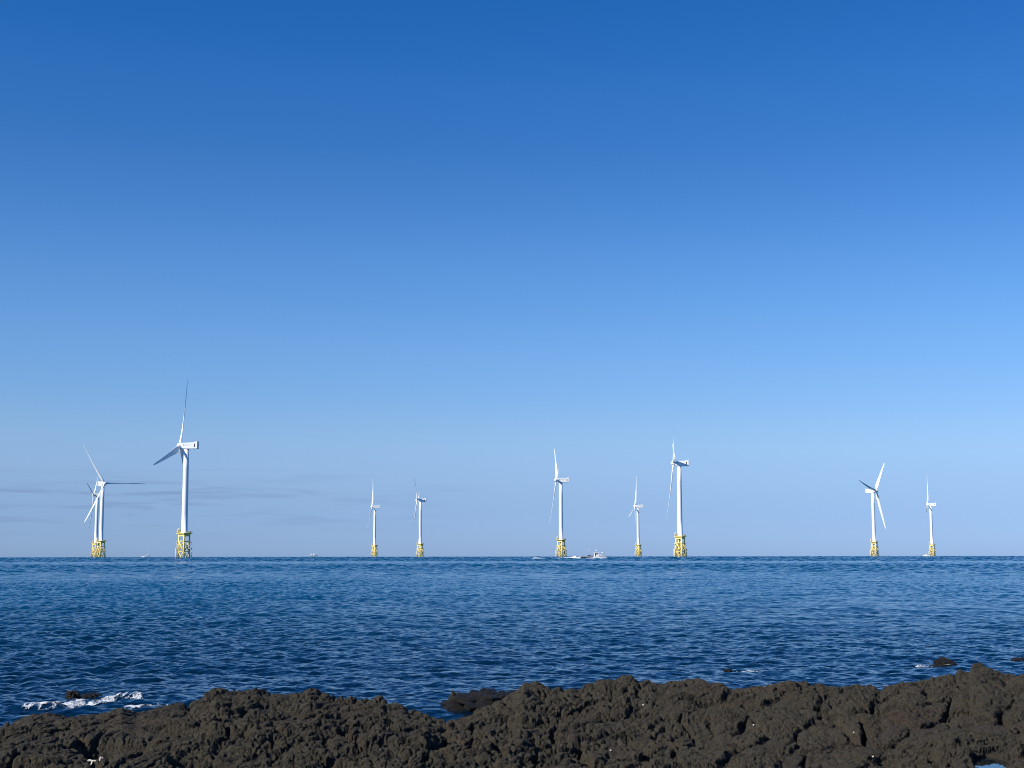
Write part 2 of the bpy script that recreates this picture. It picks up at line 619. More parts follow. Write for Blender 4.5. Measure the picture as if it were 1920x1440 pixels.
def make_turbine():
    root = thing("wind_turbine", "", "wind turbine")
    # four-legged yellow jacket, one face square to the south-west
    S = 2.62
    leg_xy = [(-1, -1), (1, -1), (1, 1), (-1, 1)]
    jk = bpy.data.objects.new("jacket", None)

    def lp(i, z):
        f = S + 0.008 * (DECK_Z - z)
        return Vector((leg_xy[i][0] * f, leg_xy[i][1] * f, z))
    parts = []
    for i in range(4):
        m = MB(); m.tube(lp(i, -4), lp(i, DECK_Z - 0.3), 0.52, seg=14)
        m.tube(lp(i, DECK_Z - 5.9), lp(i, DECK_Z - 5.2), 0.56, seg=14)
        parts.append(m.build("jacket_leg", M_YELLOW, root))
    for i in range(4):
        j = (i + 1) % 4
        m = MB()
        z1, z2, z3 = DECK_Z - 5.6, 4.9, -2.5
        m.tube(lp(i, z1), lp(j, z1), 0.40); m.tube(lp(i, z2), lp(j, z2), 0.32)
        m.tube(lp(i, z1), lp(j, z2), 0.44, seg=10)
        mid = (lp(i, z1) + lp(j, z2)) / 2
        m.tube(lp(j, z1), mid, 0.22, seg=8); m.tube(mid, lp(i, z2), 0.22, seg=8)
        m.tube(lp(j, z2), lp(i, z3), 0.28, seg=8); m.tube(lp(i, z2), lp(j, z3), 0.22, seg=8)
        parts.append(m.build("bracing", M_YELLOW, root))
    # box girder under the deck with haunched corners, one panel per side
    for i in range(4):
        j = (i + 1) % 4
        a, b = lp(i, 0), lp(j, 0); d = (b - a).normalized(); nrm = Vector((d.y, -d.x, 0))
        zt, zb = DECK_Z - 0.3, DECK_Z - 2.0
        L = (b - a).length
        def P(s, z, o): return a + d * s + nrm * o + Vector((0, 0, z))
        m = MB()
        for s0, s1, hz in ((0.3, L - 0.3, zb),):
            poly = [(0.3, zt), (L - 0.3, zt), (L - 0.3, zb - 1.1), (L - 0.9, zb - 0.25), (L - 1.6, zb), (1.6, zb), (0.9, zb - 0.25), (0.3, zb - 1.1)]
            f = [m.bm.verts.new(P(s, z, 0.2)) for s, z in poly]; g = [m.bm.verts.new(P(s, z, -0.2)) for s, z in poly]
            m.bm.faces.new(f); m.bm.faces.new(g[::-1])
            for k in range(len(poly)):
                q = (k + 1) % len(poly); m.bm.faces.new((f[q], f[k], g[k], g[q]))
        parts.append(m.build("girder", M_YELLOW, root))
    # deck with railing and equipment
    m = MB(); m.box((0, 0, DECK_Z), (8.0, 8.0, 0.42), bevel=0.08)
    m.box((0, 0, DECK_Z - 0.27), (6.6, 6.6, 0.3))
    deck = m.build("deck", M_YELLOW, root)
    m = MB()
    e = 3.88
    for k in range(4):
        c, s_ = [(1, 0), (0, 1), (-1, 0), (0, -1)][k]
        for t in range(-4, 5):
            p = Vector((c * e - s_ * t * e / 4, s_ * e + c * t * e / 4, DECK_Z + 0.2))
            m.tube(p, p + Vector((0, 0, 1.1)), 0.05, seg=6)
        for hz in (0.75, 1.3):
            p = Vector((c * e - s_ * e, s_ * e + c * e, DECK_Z + hz)); q = Vector((c * e + s_ * e, s_ * e - c * e, DECK_Z + hz))
            m.tube(p, q, 0.05, seg=6)
    m.build("railing", M_YELLOW, root)
    m = MB(); m.tube((-3.3, -2.9, DECK_Z + 0.2), (-3.3, -2.9, DECK_Z + 3.4), 0.30)
    m.tube((-3.3, -2.9, DECK_Z + 3.3), (-3.3, -0.8, DECK_Z + 3.9), 0.18)
    m.tube((-3.3, -2.9, DECK_Z + 2.3), (-3.3, -1.7, DECK_Z + 3.5), 0.10)
    crane = m.build("davit_crane", M_PALE, root)
    m = MB(); m.box((-2.6, -1.9, DECK_Z + 1.2), (1.5, 1.6, 2.0), bevel=0.08)
    m.build("equipment_box", M_OLIVE, root)
    m = MB(); m.box((3.0, 2.6, DECK_Z + 0.75), (1.2, 1.4, 1.1), bevel=0.06)
    m.build("equipment_box", M_OLIVE, root)
    # boat landings off the left and right corners, with ladder and fender posts
    for sx, sy in ((-1, -1), (1, 1)):
        c0 = Vector((sx * (S + 0.2), sy * (S + 0.2), 0)); out = Vector((sx, sy, 0)).normalized(); sd = Vector((-out.y, out.x, 0))
        m = MB()
        for o in (0.75, -0.75):
            p = c0 + out * 1.5 + sd * o
            m.tube(p + Vector((0, 0, -3)), p + Vector((0, 0, 7.2)), 0.22, seg=10)
            m.tube(p + Vector((0, 0, 6.9)), c0 + out * 0.25 + sd * o * 0.5 + Vector((0, 0, 6.9)), 0.16, seg=8)
            m.tube(p + Vector((0, 0, 2.2)), c0 + out * 0.25 + sd * o * 0.5 + Vector((0, 0, 2.2)), 0.16, seg=8)
        fr = m.build("boat_landing", M_PALE, root)
        m = MB()
        for o in (0.28, -0.28):
            p = c0 + out * 1.05 + sd * o
            m.tube(p + Vector((0, 0, -1)), p + Vector((0, 0, 12.2)), 0.06, seg=6)
        for k in range(28):
            p = c0 + out * 1.05 + Vector((0, 0, 0.2 + k * 0.43))
            m.tube(p + sd * 0.28, p - sd * 0.28, 0.04, seg=6)
        m.build("ladder", M_PALE, fr)
        m = MB(); m.box(c0 + out * 0.95 + Vector((0, 0, 11.4)), (1.5, 1.5, 0.18)); m.tube(c0 + Vector((0, 0, 11.2)), c0 + out * 1.2 + Vector((0, 0, 11.2)), 0.12, seg=8)
        m.build("rest_platform", M_PALE, fr)
    # cable pipe up the inside and pale sleeves on the splash zone of the legs
    m = MB(); m.tube((0.6, -0.9, -3), (0.6, -0.9, DECK_Z - 0.4), 0.28); m.tube((-0.9, 0.7, -3), (-0.9, 0.7, DECK_Z - 0.4), 0.2)
    m.build("cable_pipe", M_YELLOW, root)
    for i in range(4):
        m = MB(); m.tube(lp(i, -3), lp(i, 9.2), 0.50, seg=14)
        m.build("leg_sleeve", M_PALE, root) if i == 0 else m.bm.free()
    # tower
    m = MB()
    m.rings(lathe([(2.75, DECK_Z + 0.225), (2.75, DECK_Z + 0.6), (2.2, DECK_Z + 0.6), (2.14, DECK_Z + 14), (2.06, DECK_Z + 30), (1.95, DECK_Z + 46), (1.8, HUB_H - 2.1)], 40), cap=True)
    tower = m.build("tower", M_WHITE, root)
    for p in tower.data.polygons: p.use_smooth = len(p.vertices) == 4
    m = MB(); m.box((-2.19, 0, DECK_Z + 1.9), (0.1, 0.95, 2.2), bevel=0.02)
    m.build("tower_door", M_GREY, tower)
    # nacelle, +Y to the wind, profile in (y,z)
    prof = [(3.0, -1.75), (3.25, -0.8), (3.25, 1.2), (2.9, 1.85), (-4.6, 2.05), (-6.6, 2.5), (-8.2, 3.2), (-8.35, 3.1), (-8.35, -2.15), (-8.1, -2.3), (0.5, -2.3)]
    m = MB(); m.prism(prof, -2.15, 2.15, bevel=0.22)
    nac = m.build("nacelle", M_WHITE, root, (0, 0, HUB_H))
    for sx in (-1, 1):
        m = MB(); m.box((sx * 2.165, -6.35, 0.1), (0.05, 0.75, 2.5), bevel=0.02)
        m.build("side_vent", M_DARK, nac)
        # emblem and a line of lettering too worn by distance to read: plain strokes
        m = MB(); rng = random.Random(3)
        m.box((sx * 2.165, 1.6, 0.45), (0.04, 0.95, 0.62)); m.box((sx * 2.168, 1.15, 0.15), (0.04, 0.5, 0.22))
        m.build("emblem", M_LOGO, nac); m = MB()
        y = 0.55
        for k in range(9):
            h = rng.uniform(0.28, 0.46); w = 0.13
            m.box((sx * 2.165, y, 0.2 + h / 2), (0.03, w, h)); m.box((sx * 2.166, y - 0.16, 0.2 + (0.06 if k % 2 else h - 0.06)), (0.03, 0.26, 0.12))
            y -= 0.42
        m.build("lettering", M_LOGO, nac)
        m = MB(); m.box((sx * 2.165, -3.95, 0.42), (0.03, 0.32, 0.42)); m.build("marking", M_LOGO, nac)
    m = MB()
    for k in range(5):
        m.box((0, -8.4, -1.6 + k * 0.85), (3.2, 0.1, 0.3))
    m.build("rear_grille", M_GREY, nac)
    m = MB(); m.tube((0.9, -6.9, 2.5), (0.9, -6.9, 4.4), 0.06, seg=6); m.tube((-0.9, -6.9, 2.5), (-0.9, -6.9, 4.0), 0.06, seg=6); m.box((0.9, -6.9, 4.4), (0.5, 0.1, 0.1)); m.box((0, -6.9, 2.75), (2.0, 0.12, 0.1))
    m.build("wind_sensor", M_GREY, nac)
    # rotor
    hubp = bpy.data.objects.new("rotor_hub", None)
    m = MB()
    pr = [(0.05, 2.35), (0.7, 2.22), (1.25, 1.85), (1.7, 1.2), (1.95, 0.3), (1.95, -0.9), (1.8, -1.35), (1.2, -1.45)]
    lo = lathe(pr, 28)
    m.rings([[(x, z, -y) for x, y, z in l] for l in lo])
    hub = m.build("rotor_hub", M_WHITE, root)
    for k in range(3):
        b = blade_mesh() if k == 0 else None
        if k == 0:
            b0 = b.build("blade", M_WHITE, hub); b1 = b0
        else:
            b1 = b0.copy(); COL.objects.link(b1); b1.parent = hub
        b1["turn"] = 120.0 * k
    bpy.data.objects.remove(jk); bpy.data.objects.remove(hubp)
    return root


def copy_tree(o, parent=None):
    c = o.copy(); COL.objects.link(c); c.parent = parent
    for ch in list(o.children):
        copy_tree(ch, c)
    return c


def find(root, name):
    return [c for c in root.children if c.name.split('.')[0] == name]


JACKET_AZ = 214.0
TURBINES = [  # photo column of the tower's foot, where the hub shows, rotor: cosine to the view (None: explicit heading), blade angle, label
    (344.5, (338, 836), 0.29, 10, "largest wind turbine, nearest to the shore, dark blade pointing down left"),
    (188.5, (195, 907), ('az', 139), -326, "wind turbine with its three blades spread wide, facing the viewer"),
    (179.0, (175, 928), 0.15, 45, "wind turbine half hidden behind the wide-spread rotor at far left"),
    (702.1, (697, 950), -0.05, 15, "small distant wind turbine, the left one of the middle pair"),
    (787.6, (782, 938), 0.12, 310, "distant wind turbine with a blade slanting up right over its nacelle"),
    (1052.2, (1043, 900.5), -0.085, 43, "wind turbine standing behind the fishing boat's white wake"),
    (1197.0, (1191, 949), -0.14, 350, "small distant wind turbine between the fishing boat and a tall turbine"),
    (1275.8, (1262, 869.5), 0.0, 306, "tall wind turbine right of the fishing boat, blade shadow on nacelle"),
    (1640.0, (1643, 920.5), ('az', 128), -40, "wind turbine whose rotor stands right of its nacelle"),
    (1748.2, (1739, 946), -0.075, 15, "rightmost wind turbine with a small boat at its foot"),
]
proto = make_turbine()
for n_, (px, hub_px, cyaw, spin, label) in enumerate(TURBINES):
    t = proto if n_ == 0 else copy_tree(proto)
    t["label"] = label; t["group"] = "offshore wind turbines on yellow jackets"
    dist = (HUB_H - 0.25 - EYE) / -px_dep(*hub_px)
    t.location = on_sea(px, dist)
    az = px_az(px)
    head = cyaw[1] if isinstance(cyaw, tuple) else az - math.degrees(math.acos(cyaw))
    for c in t.children:
        nm = c.name.split('.')[0]
        if nm == "nacelle":
            c.rotation_euler = (0, 0, -R_(head))
        elif nm == "rotor_hub":
            tilt = Matrix.Rotation(R_(5), 4, 'X')
            m = Matrix.Rotation(-R_(head), 4, 'Z') @ tilt @ Matrix.Translation((0, 4.75, 0)) @ Matrix.Rotation(R_(spin), 4, 'Y')
            c.matrix_local = Matrix.Translation((0, 0, HUB_H - 0.25)) @ m
            pitch = R_(76) if isinstance(cyaw, tuple) else 0.0          # parked turbines stand with feathered blades
            for bl in c.children:
                bl.matrix_local = Matrix.Rotation(R_(bl["turn"]), 4, 'Y') @ Matrix.Rotation(pitch, 4, 'Z')
        elif nm != "tower":
            c.rotation_euler = (0, 0, -R_(JACKET_AZ + 180))


# ------------------------------------------------------------------ the lava shore
SHORE_PX = [(-700, 1310), (-300, 1330), (-60, 1380), (0, 1358), (20, 1346), (70, 1334), (130, 1338), (190, 1336), (230, 1329), (255, 1340), (290, 1331), (320, 1323), (355, 1318),
            (380, 1306), (405, 1290), (440, 1296), (480, 1291), (505, 1301), (545, 1303), (580, 1291), (610, 1298), (630, 1306), (645, 1312), (718, 1313),
            (735, 1324), (750, 1326), (768, 1338), (800, 1336), (818, 1349), (835, 1351), (860, 1346), (890, 1338), (925, 1321), (945, 1312), (960, 1302), (980, 1283),
            (1005, 1284), (1022, 1289), (1050, 1291), (1090, 1291), (1110, 1281), (1130, 1273), (1155, 1269), (1165, 1264), (1185, 1265), (1200, 1276),
            (1215, 1272), (1245, 1281), (1260, 1274), (1280, 1272), (1310, 1273), (1335, 1281), (1355, 1275), (1370, 1284), (1395, 1286), (1420, 1284),
            (1440, 1285), (1470, 1279), (1540, 1281), (1555, 1288), (1600, 1284), (1640, 1289), (1650, 1297), (1660, 1289), (1700, 1279), (1740, 1279),
            (1770, 1271), (1790, 1265), (1802, 1261), (1815, 1264), (1823, 1251), (1840, 1249), (1870, 1259), (1885, 1267), (1920, 1267), (2100, 1262), (2700, 1275)]
_saz = np.array([R_(px_az(p, q)) for p, q in SHORE_PX])
_sdep = np.array([px_dep(p, q) for p, q in SHORE_PX])
_sD = np.clip(16.2 - 57.0 * (_sdep - 0.09), 13.2, 16.9)
POOL_Z = 0.30
POOL = px_on_level(1858, 1436, POOL_Z)


def shore_height(x, y, split=False):
    r = np.hypot(x, y); az = np.arctan2(x, y)
    dep = np.interp(az, _saz, _sdep)
    # crest distance follows the outline loosely, crest height follows it exactly
    Dk = np.convolve(np.pad(np.interp(np.linspace(_saz[0], _saz[-1], 400), _saz, _sD), 6, mode='edge'), np.ones(13) / 13, mode='valid')
    D = np.interp(az, np.linspace(_saz[0], _saz[-1], 400), Dk)
    crest = EYE - D * dep
    t = r - D
    wx = x + 0.35 * fbm(x * 0.8, y * 0.8, 5, 3); wy = y + 0.35 * fbm(x * 0.8, y * 0.8, 6, 3)
    # ground level: a shallow trough some metres inside the crest, rising again behind the viewer
    # a rock ramp rising seaward to the crest; behind the viewer's side it levels and climbs again
    low = EYE - 0.1525 * np.clip(D - 3.4, 12.6, 99)
    f = np.clip((t + 3.4) / 3.4, -0.4, 1)
    f = f + 0.10 * fbm(x * 0.55, y * 0.8, 9, 3) * smooth01((-t) / 0.6)
    base = low + (crest - 0.03 - low) * f + 0.35 * smooth01((10.8 - r) / 5)
    wr = smooth01((az - R_(14.0)) / R_(3.5)) * smooth01((r - 7.5) / 3)          # the right end is a flatter shelf with the pool in it
    base = base * (1 - wr) + np.maximum(base, 0.33 + 0.05 * fbm(x * 0.9, y * 0.9, 10, 3)) * wr
    back = np.clip(t - 0.05, 0, None)
    base = base - 0.55 * back - 0.5 * back ** 2
    near = smooth01(1 - np.abs(t + 0.15) / 0.9)              # calmer relief right at the crest line keeps the outline
    amp = 1.0 - 0.55 * near
    # lumps of lava at three sizes, turned and stretched along the old flow
    ca, sa = math.cos(1.0), math.sin(1.0)
    u, v = (ca * wx + sa * wy), (-sa * wx + ca * wy)
    f1, f2, c1 = worley(u / 0.95, v / 0.55, 21)
    big = 0.085 * (np.sqrt(np.clip(1 - (f1 * 1.05) ** 2, 0, 1)) - 0.6) + 0.03 * (c1 - 0.5) \
        - 0.11 * np.exp(-((f2 - f1) / 0.045) ** 2) * np.clip(0.6 + 1.8 * vnoise(x * 0.9, y * 0.9, 33), 0, 1.1) + 0.09 * fbm(x * 0.8, y * 0.8, 34, 2)
    u2 = u + 0.07 * fbm(x * 4, y * 4, 41, 3); v2 = v + 0.07 * fbm(x * 4, y * 4, 42, 3)
    rough = smooth01(0.45 + 2.0 * fbm(x * 0.5, y * 0.5, 51, 2))                 # smooth slabs here, clinkery there
    # the right end is bedded flatter: its lumps lie across the view instead of along the old flow
    wa = smooth01((az - 0.03) / 0.12)
    mid = 0.0
    for wgt, (f1, f2, c2) in ((1 - wa, worley(u2 / 0.36, v2 / 0.19, 22)), (wa, worley((x + u2 - u) / 0.40, (y + v2 - v) / 0.27, 28))):
        mid = mid + wgt * (0.060 * (np.sqrt(np.clip(1 - (f1 * 1.1) ** 2, 0, 1)) - 0.5) + 0.034 * (c2 - 0.5)
                           - 0.095 * np.exp(-((f2 - f1) / 0.085) ** 2) * np.clip(0.6 + 1.5 * vnoise(x * 2, y * 2, 35), 0, 1.2)) * (0.52 + 0.65 * rough)
    u3 = u2 + 0.02 * fbm(x * 13, y * 13, 43, 2); v3 = v2 + 0.02 * fbm(x * 13, y * 13, 44, 2)
    f1, f2, c3 = worley((u3 + 3.3) / 0.16, (v3 - 1.7) / 0.085, 23)
    small = (0.016 * (np.sqrt(np.clip(1 - (f1 * 1.1) ** 2, 0, 1)) - 0.5) + 0.012 * (c3 - 0.5)
             - 0.036 * np.exp(-((f2 - f1) / 0.10) ** 2) * np.clip(0.4 + 2 * vnoise(x * 5, y * 5, 36), 0, 1.2)) * (0.6 + 1.1 * rough)
    fine = 0.016 * fbm(x * 11, y * 11, 61, 4) * (0.4 + rough)
    pf1, pf2, pc = worley(x / 0.075, y / 0.11, 27)
    fine = fine - 0.030 * smooth01((0.34 - pf1) / 0.12) * (pc > 0.40) * (0.45 + 0.55 * rough)    # gas holes in the clinker
    # long thin joints
    jf1, jf2, jc = worley((x + 0.3 * fbm(x, y, 66, 3)) / 1.9, (y + 0.3 * fbm(x, y, 67, 3)) / 1.2, 26)
    fine = fine - 0.18 * np.exp(-((jf2 - jf1) / 0.020) ** 2) * smooth01(-t / 0.4)
    # low ledges with a dark undercut foot
    led = y * 1.0 - x * 0.25 + 0.5 * fbm(x * 0.7, y * 0.7, 71, 3)
    saw = led / 0.8 - np.floor(led / 0.8)
    fine = fine + (0.045 * saw * smooth01((1 - saw) / 0.12) - 0.035 * np.exp(-((saw - 0.03) / 0.08) ** 2)) * smooth01(0.3 + 2.5 * fbm(x * 0.45, y * 0.6, 72, 2)) * smooth01(-t / 0.4)
    # a few deep hollows
    hf1, hf2, hc = worley(wx / 1.4, wy / 0.9, 25)
    hole = -0.17 * smooth01((0.27 - hf1) / 0.13) * (hc > 0.55)
    hole = hole * smooth01((-t - 0.4) / 0.4)
    z = base + amp * (big + hole)
    detail = mid * (1 - 0.25 * near) + small + fine
    if not split:
        z = z + detail
    # tide pool basin
    pa = math.atan2(POOL.x, POOL.y); pr = math.hypot(POOL.x, POOL.y)
    along = x * math.sin(pa) + y * math.cos(pa) - pr; side = x * math.cos(pa) - y * math.sin(pa)
    dp = np.hypot(side / 0.13, along / 0.50)
    z = np.where(dp < 1.7, np.minimum(z, POOL_Z - 0.10 + 0.12 * smooth01((dp - 0.8) / 0.5) + 0.5 * smooth01((dp - 1.1) / 0.6)), z)
    z = np.where((dp > 1.05) & (dp < 2.2), np.maximum(z, POOL_Z + 0.03), z)
    vis = smooth01((along - 0.35) / 0.15) * smooth01(2.0 - np.abs(side) / 0.3)            # low gully behind it lets the sky in
    z = z - vis * np.clip(z - (POOL_Z - 0.01 + 0.07 * np.clip(along, 0, 9) + 0.6 * np.clip(along - 2.2, 0, 9) + 0.02 * vnoise(x * 7, y * 7, 77)), 0, None)
    front = smooth01((-0.2 - along) / 0.3) * smooth01(1.7 - np.abs(side) / 0.16) * (r > 8)
    z = z - front * np.clip(z - (POOL_Z + 0.01), 0, None)
    return (z, detail * smooth01((dp - 0.9) / 0.5)) if split else z


def build_shore():
    th = np.concatenate([np.radians(np.linspace(-75, -24, 120)), np.radians(np.linspace(-23.9, 23.9, 1350)), np.radians(np.linspace(24, 75, 120))])
    r = [1.2]
    while r[-1] < 11.4: r.append(r[-1] + 0.09)
    while r[-1] < 18.2: r.append(r[-1] + 0.0095)
    while r[-1] < 24: r.append(r[-1] + 0.08)
    r = np.array(r)
    RR, TT = np.meshgrid(r, th, indexing='ij')
    x, y = RR * np.sin(TT), RR * np.cos(TT)
    z, detail = shore_height(x, y, True)
    slope = np.hypot(np.gradient(z, axis=0) / np.gradient(r)[:, None], np.gradient(z, axis=1) / (RR * np.gradient(th)[None, :]))
    z = z + detail * (1 - 0.75 * smooth01((slope - 0.6) / 0.8))      # small lumps sit on the flats, not down the faces
    x2, y2 = x, y
    # crags that live in three dimensions, pushed out along the surface normal
    P = np.stack([x2, y2, z], -1)
    zs = z.copy()
    for _ in range(6):
        zs[1:-1] = (zs[:-2] + 2 * zs[1:-1] + zs[2:]) / 4
        zs[:, 1:-1] = (zs[:, :-2] + 2 * zs[:, 1:-1] + zs[:, 2:]) / 4
    S = np.stack([x2, y2, zs], -1)
    N = np.cross(np.gradient(S, axis=1), np.gradient(S, axis=0))
    N /= np.maximum(np.linalg.norm(N, axis=-1, keepdims=True), 1e-9)
    N *= np.sign(N[..., 2:3] + 1e-9)
    steep = 1 - np.abs(N[..., 2])
    a_, b_ = 0.8 * x2 + 0.35 * y2, 2.1 * zs + 0.45 * y2 - 0.2 * x2
    w1, w2, wc = worley(a_ / 0.15 + 0.4 * fbm(a_ * 9, b_ * 9, 82, 2), b_ / 0.085, 81)
    v1, v2_, vc = worley(a_ / 0.055, b_ / 0.042, 83)
    d = 0.040 * fbm(a_ * 9, b_ * 12, 84, 4) - 0.030 * np.exp(-((w2 - w1) / 0.09) ** 2) + 0.030 * (wc - 0.5) \
        - 0.022 * smooth01((0.33 - v1) / 0.12) * (vc > 0.5) + 0.022 * fbm(a_ * 38, b_ * 42, 85, 2)
    d = d * (1 - 0.55 * smooth01(1 - np.abs(RR - np.interp(TT, _saz, _sD)) / 0.5))
    P = P + N * (0.38 * d * (0.45 + 0.9 * smooth01(steep / 0.5)))[..., None]
    z = P[..., 2]; x2 = P[..., 0]; y2 = P[..., 1]
    ob = mesh_np("rocky_ground", np.stack([x2, y2, z], -1).reshape(-1, 3), grid_faces(len(r), len(th)), M_ROCK)
    az = TT; D = np.interp(az, _saz, _sD)
    at = ob.data.attributes.new("seaside", 'FLOAT', 'POINT')
    at.data.foreach_set("value", smooth01((RR - D + 0.4) / 0.6).astype(np.float32).ravel())
    kind(ob, "structure", "dark brown lava rock shore with cracks and rounded lumps")


build_shore()

# still water in the tide pool
m = MB()
m.rings([[(POOL.x + 0.2 * math.cos(a), POOL.y + 0.75 * math.sin(a), POOL_Z) for a in [2 * math.pi * k / 40 for k in range(40)]]], cap=False)
m.bm.faces.new(list(m.bm.verts))
pm, pn, plk, pb = new_mat("pool_water")
pb.inputs["Base Color"].default_value = (0.004, 0.010, 0.012, 1); pb.inputs["Roughness"].default_value = 0.02; pb.inputs["IOR"].default_value = 1.333
kind(m.build("tide_pool_water", pm), "structure", "small still tide pool reflecting the sky")


def ground_hit(px, py):
    d = px_dir(px, py); ts = np.arange(8.0, 21.0, 0.01)
    X, Y, Z = d.x * ts, d.y * ts, EYE + d.z * ts
    h = shore_height(X, Y)
    i = int(np.argmax(Z < h)) if (Z < h).any() else len(ts) - 1
    return Vector((X[i], Y[i], h[i]))


# ------------------------------------------------------------------ rocks standing in the sea
def rock(name, label, cat, c, size, seed, sub=5, group=None, mat=None, lump=0.3):
    bm = bmesh.new()
    bmesh.ops.create_icosphere(bm, subdivisions=sub, radius=1.0)
    co = np.array([v.co[:] for v in bm.verts])
    n1 = fbm(co[:, 0] * 1.3 + co[:, 2] + seed, co[:, 1] * 1.3 - co[:, 2] * 0.7, seed, 4)
    f1, f2, cc = worley(co[:, 0] * 2.2 + 0.9 * co[:, 2] + seed * 3, co[:, 1] * 2.2 + 1.1 * co[:, 2], seed + 5)
    k = 1 + 0.55 * n1 + lump * (np.sqrt(np.clip(1 - f1 ** 2, 0, 1)) - 0.7) - 0.12 * np.exp(-((f2 - f1) / 0.12) ** 2)
    if sub >= 5:      # broken, jagged skin
        k = k + 0.30 * fbm(co[:, 0] * 5 + 2 * co[:, 2], co[:, 1] * 5 - 2.5 * co[:, 2], seed + 50, 3) - 0.10 * np.abs(fbm(co[:, 0] * 11 - co[:, 2] * 4, co[:, 1] * 11 + co[:, 2] * 5, seed + 60, 2))
    co = co * k[:, None] * np.array(size)
    for v, p in zip(bm.verts, co):
        v.co = p
    for f in bm.faces: f.smooth = True
    me = bpy.data.meshes.new(name); bm.to_mesh(me); bm.free()
    me.materials.append(mat or M_ROCK)
    at = me.attributes.new("seaside", 'FLOAT', 'POINT'); at.data.foreach_set("value", np.full(len(me.vertices), 1.0, np.float32))
    ob = bpy.data.objects.new(name, me); COL.objects.link(ob); ob.location = c
    tag(ob, label, cat, group)
    return ob


G_ROCK = "rocks breaking the sea surface"
p = px_on_level(137, 1316); rock("sea_rock", "black round rock in the white foam at lower left", "rock", p + Vector((0, 0, 0.06)), (0.085, 0.10, 0.095), 3, group=G_ROCK, mat=M_ROCKWET)
p = px_on_level(172, 1308); rock("sea_rock", "low black rock awash just right of the round rock in foam", "rock", p + Vector((0, 0, 0.0)), (0.14, 0.2, 0.06), 4, group=G_ROCK, mat=M_ROCKWET)
p = px_on_level(1772, 1249); rock("sea_rock", "black humped rock awash beyond the right shore, foam on its left", "rock", p + Vector((0, 0, 0.0)), (0.17, 0.26, 0.12), 6, group=G_ROCK, mat=M_ROCKWET)
p = px_on_level(1755, 1250); rock("sea_rock", "low black shelf beside the humped rock beyond the right shore", "rock", p + Vector((0, 0, -0.03)), (0.16, 0.25, 0.06), 16, group=G_ROCK, mat=M_ROCKWET)
p = px_on_level(1912, 1241); rock("sea_rock", "black rock awash at the right edge of the sea", "rock", p + Vector((0, 0, -0.03)), (0.18, 0.26, 0.10), 7, group=G_ROCK, mat=M_ROCKWET)
p = px_on_level(1364, 1259); rock("sea_rock", "tiny black rock awash behind the middle of the shore", "rock", p + Vector((0, 0, 0.0)), (0.075, 0.12, 0.042), 8, group=G_ROCK, mat=M_ROCKWET)
p = px_on_level(918, 1331); rock("wet_rock", "long wet barnacled rock ledge at the water inlet", "rock", p + Vector((0.0, 0, 0.0)), (0.50, 0.6, 0.21), 9, sub=6, lump=0.5, mat=M_ROCKWET)
p = px_on_level(855, 1330); rock("wet_rock", "small brown block on the left end of the wet ledge", "rock", p + Vector((0, 0, 0.08)), (0.085, 0.16, 0.14), 12, lump=0.4)

# pale flotsam and shells caught between the lumps
M_BONE = paint("bleached", (0.62, 0.56, 0.43), 0.7, 0.1, 20)
M_PINK = paint("faded_plastic", (0.50, 0.38, 0.29), 0.6, 0.15, 20)
g = ground_hit(172, 1436)
m = MB(); m.box((0, 0, 0.02), (0.10, 0.022, 0.018), Euler((0, 0.08, 0.12)).to_matrix(), bevel=0.007); m.box((-0.03, 0.004, 0.022), (0.04, 0.03, 0.022), Euler((0.2, -0.1, 0.3)).to_matrix(), bevel=0.008); m.box((0.008, -0.035, 0.0), (0.016, 0.07, 0.013), Euler((0.45, 0, 0.1)).to_matrix(), bevel=0.004)
o = m.build("driftwood", M_BONE, loc=g + Vector((0, 0, 0.015))); o.scale = (0.75,) * 3; tag(o, "bleached T-shaped scrap of driftwood at the bottom left", "driftwood")
g = ground_hit(189, 1427)
m = MB(); m.prism([(-0.02, 0), (0.02, 0.0), (0.025, 0.05), (-0.01, 0.045)], -0.022, 0.022, bevel=0.006)
o = m.build("plastic_scrap", M_PINK, loc=g + Vector((0, 0, 0.0))); o.scale = (0.7,) * 3; o.rotation_euler = (0.3, 0.2, 0.6); tag(o, "pinkish beige scrap wedged in rock beside the T-shaped driftwood", "scrap")
for (qx, qy, lab) in ((1145, 1409, "white shell on the rock below the shore's middle"), (1413, 1361, "white shell high on the rock right of the middle"), (1637, 1421, "white shell near the bottom, left of the tide pool"),
                      (1206, 1325, "pale shell below the highest rock in the middle"), (1601, 1376, "pale shell on the rock some way above the bottom right shell")):
    g = ground_hit(qx, qy)
    rock("shell", lab, "shell", g + Vector((0, 0, 0.008)), (0.009, 0.009, 0.008), 40 + qx % 7, sub=2, group="white shells on the rock", mat=M_BONE, lump=0.1)


# ------------------------------------------------------------------ foam
def sea_z(x, y):
    sp = np.maximum(0.03, np.hypot(x, y) * 0.0018)
    return sea_surface(x, y, sp)


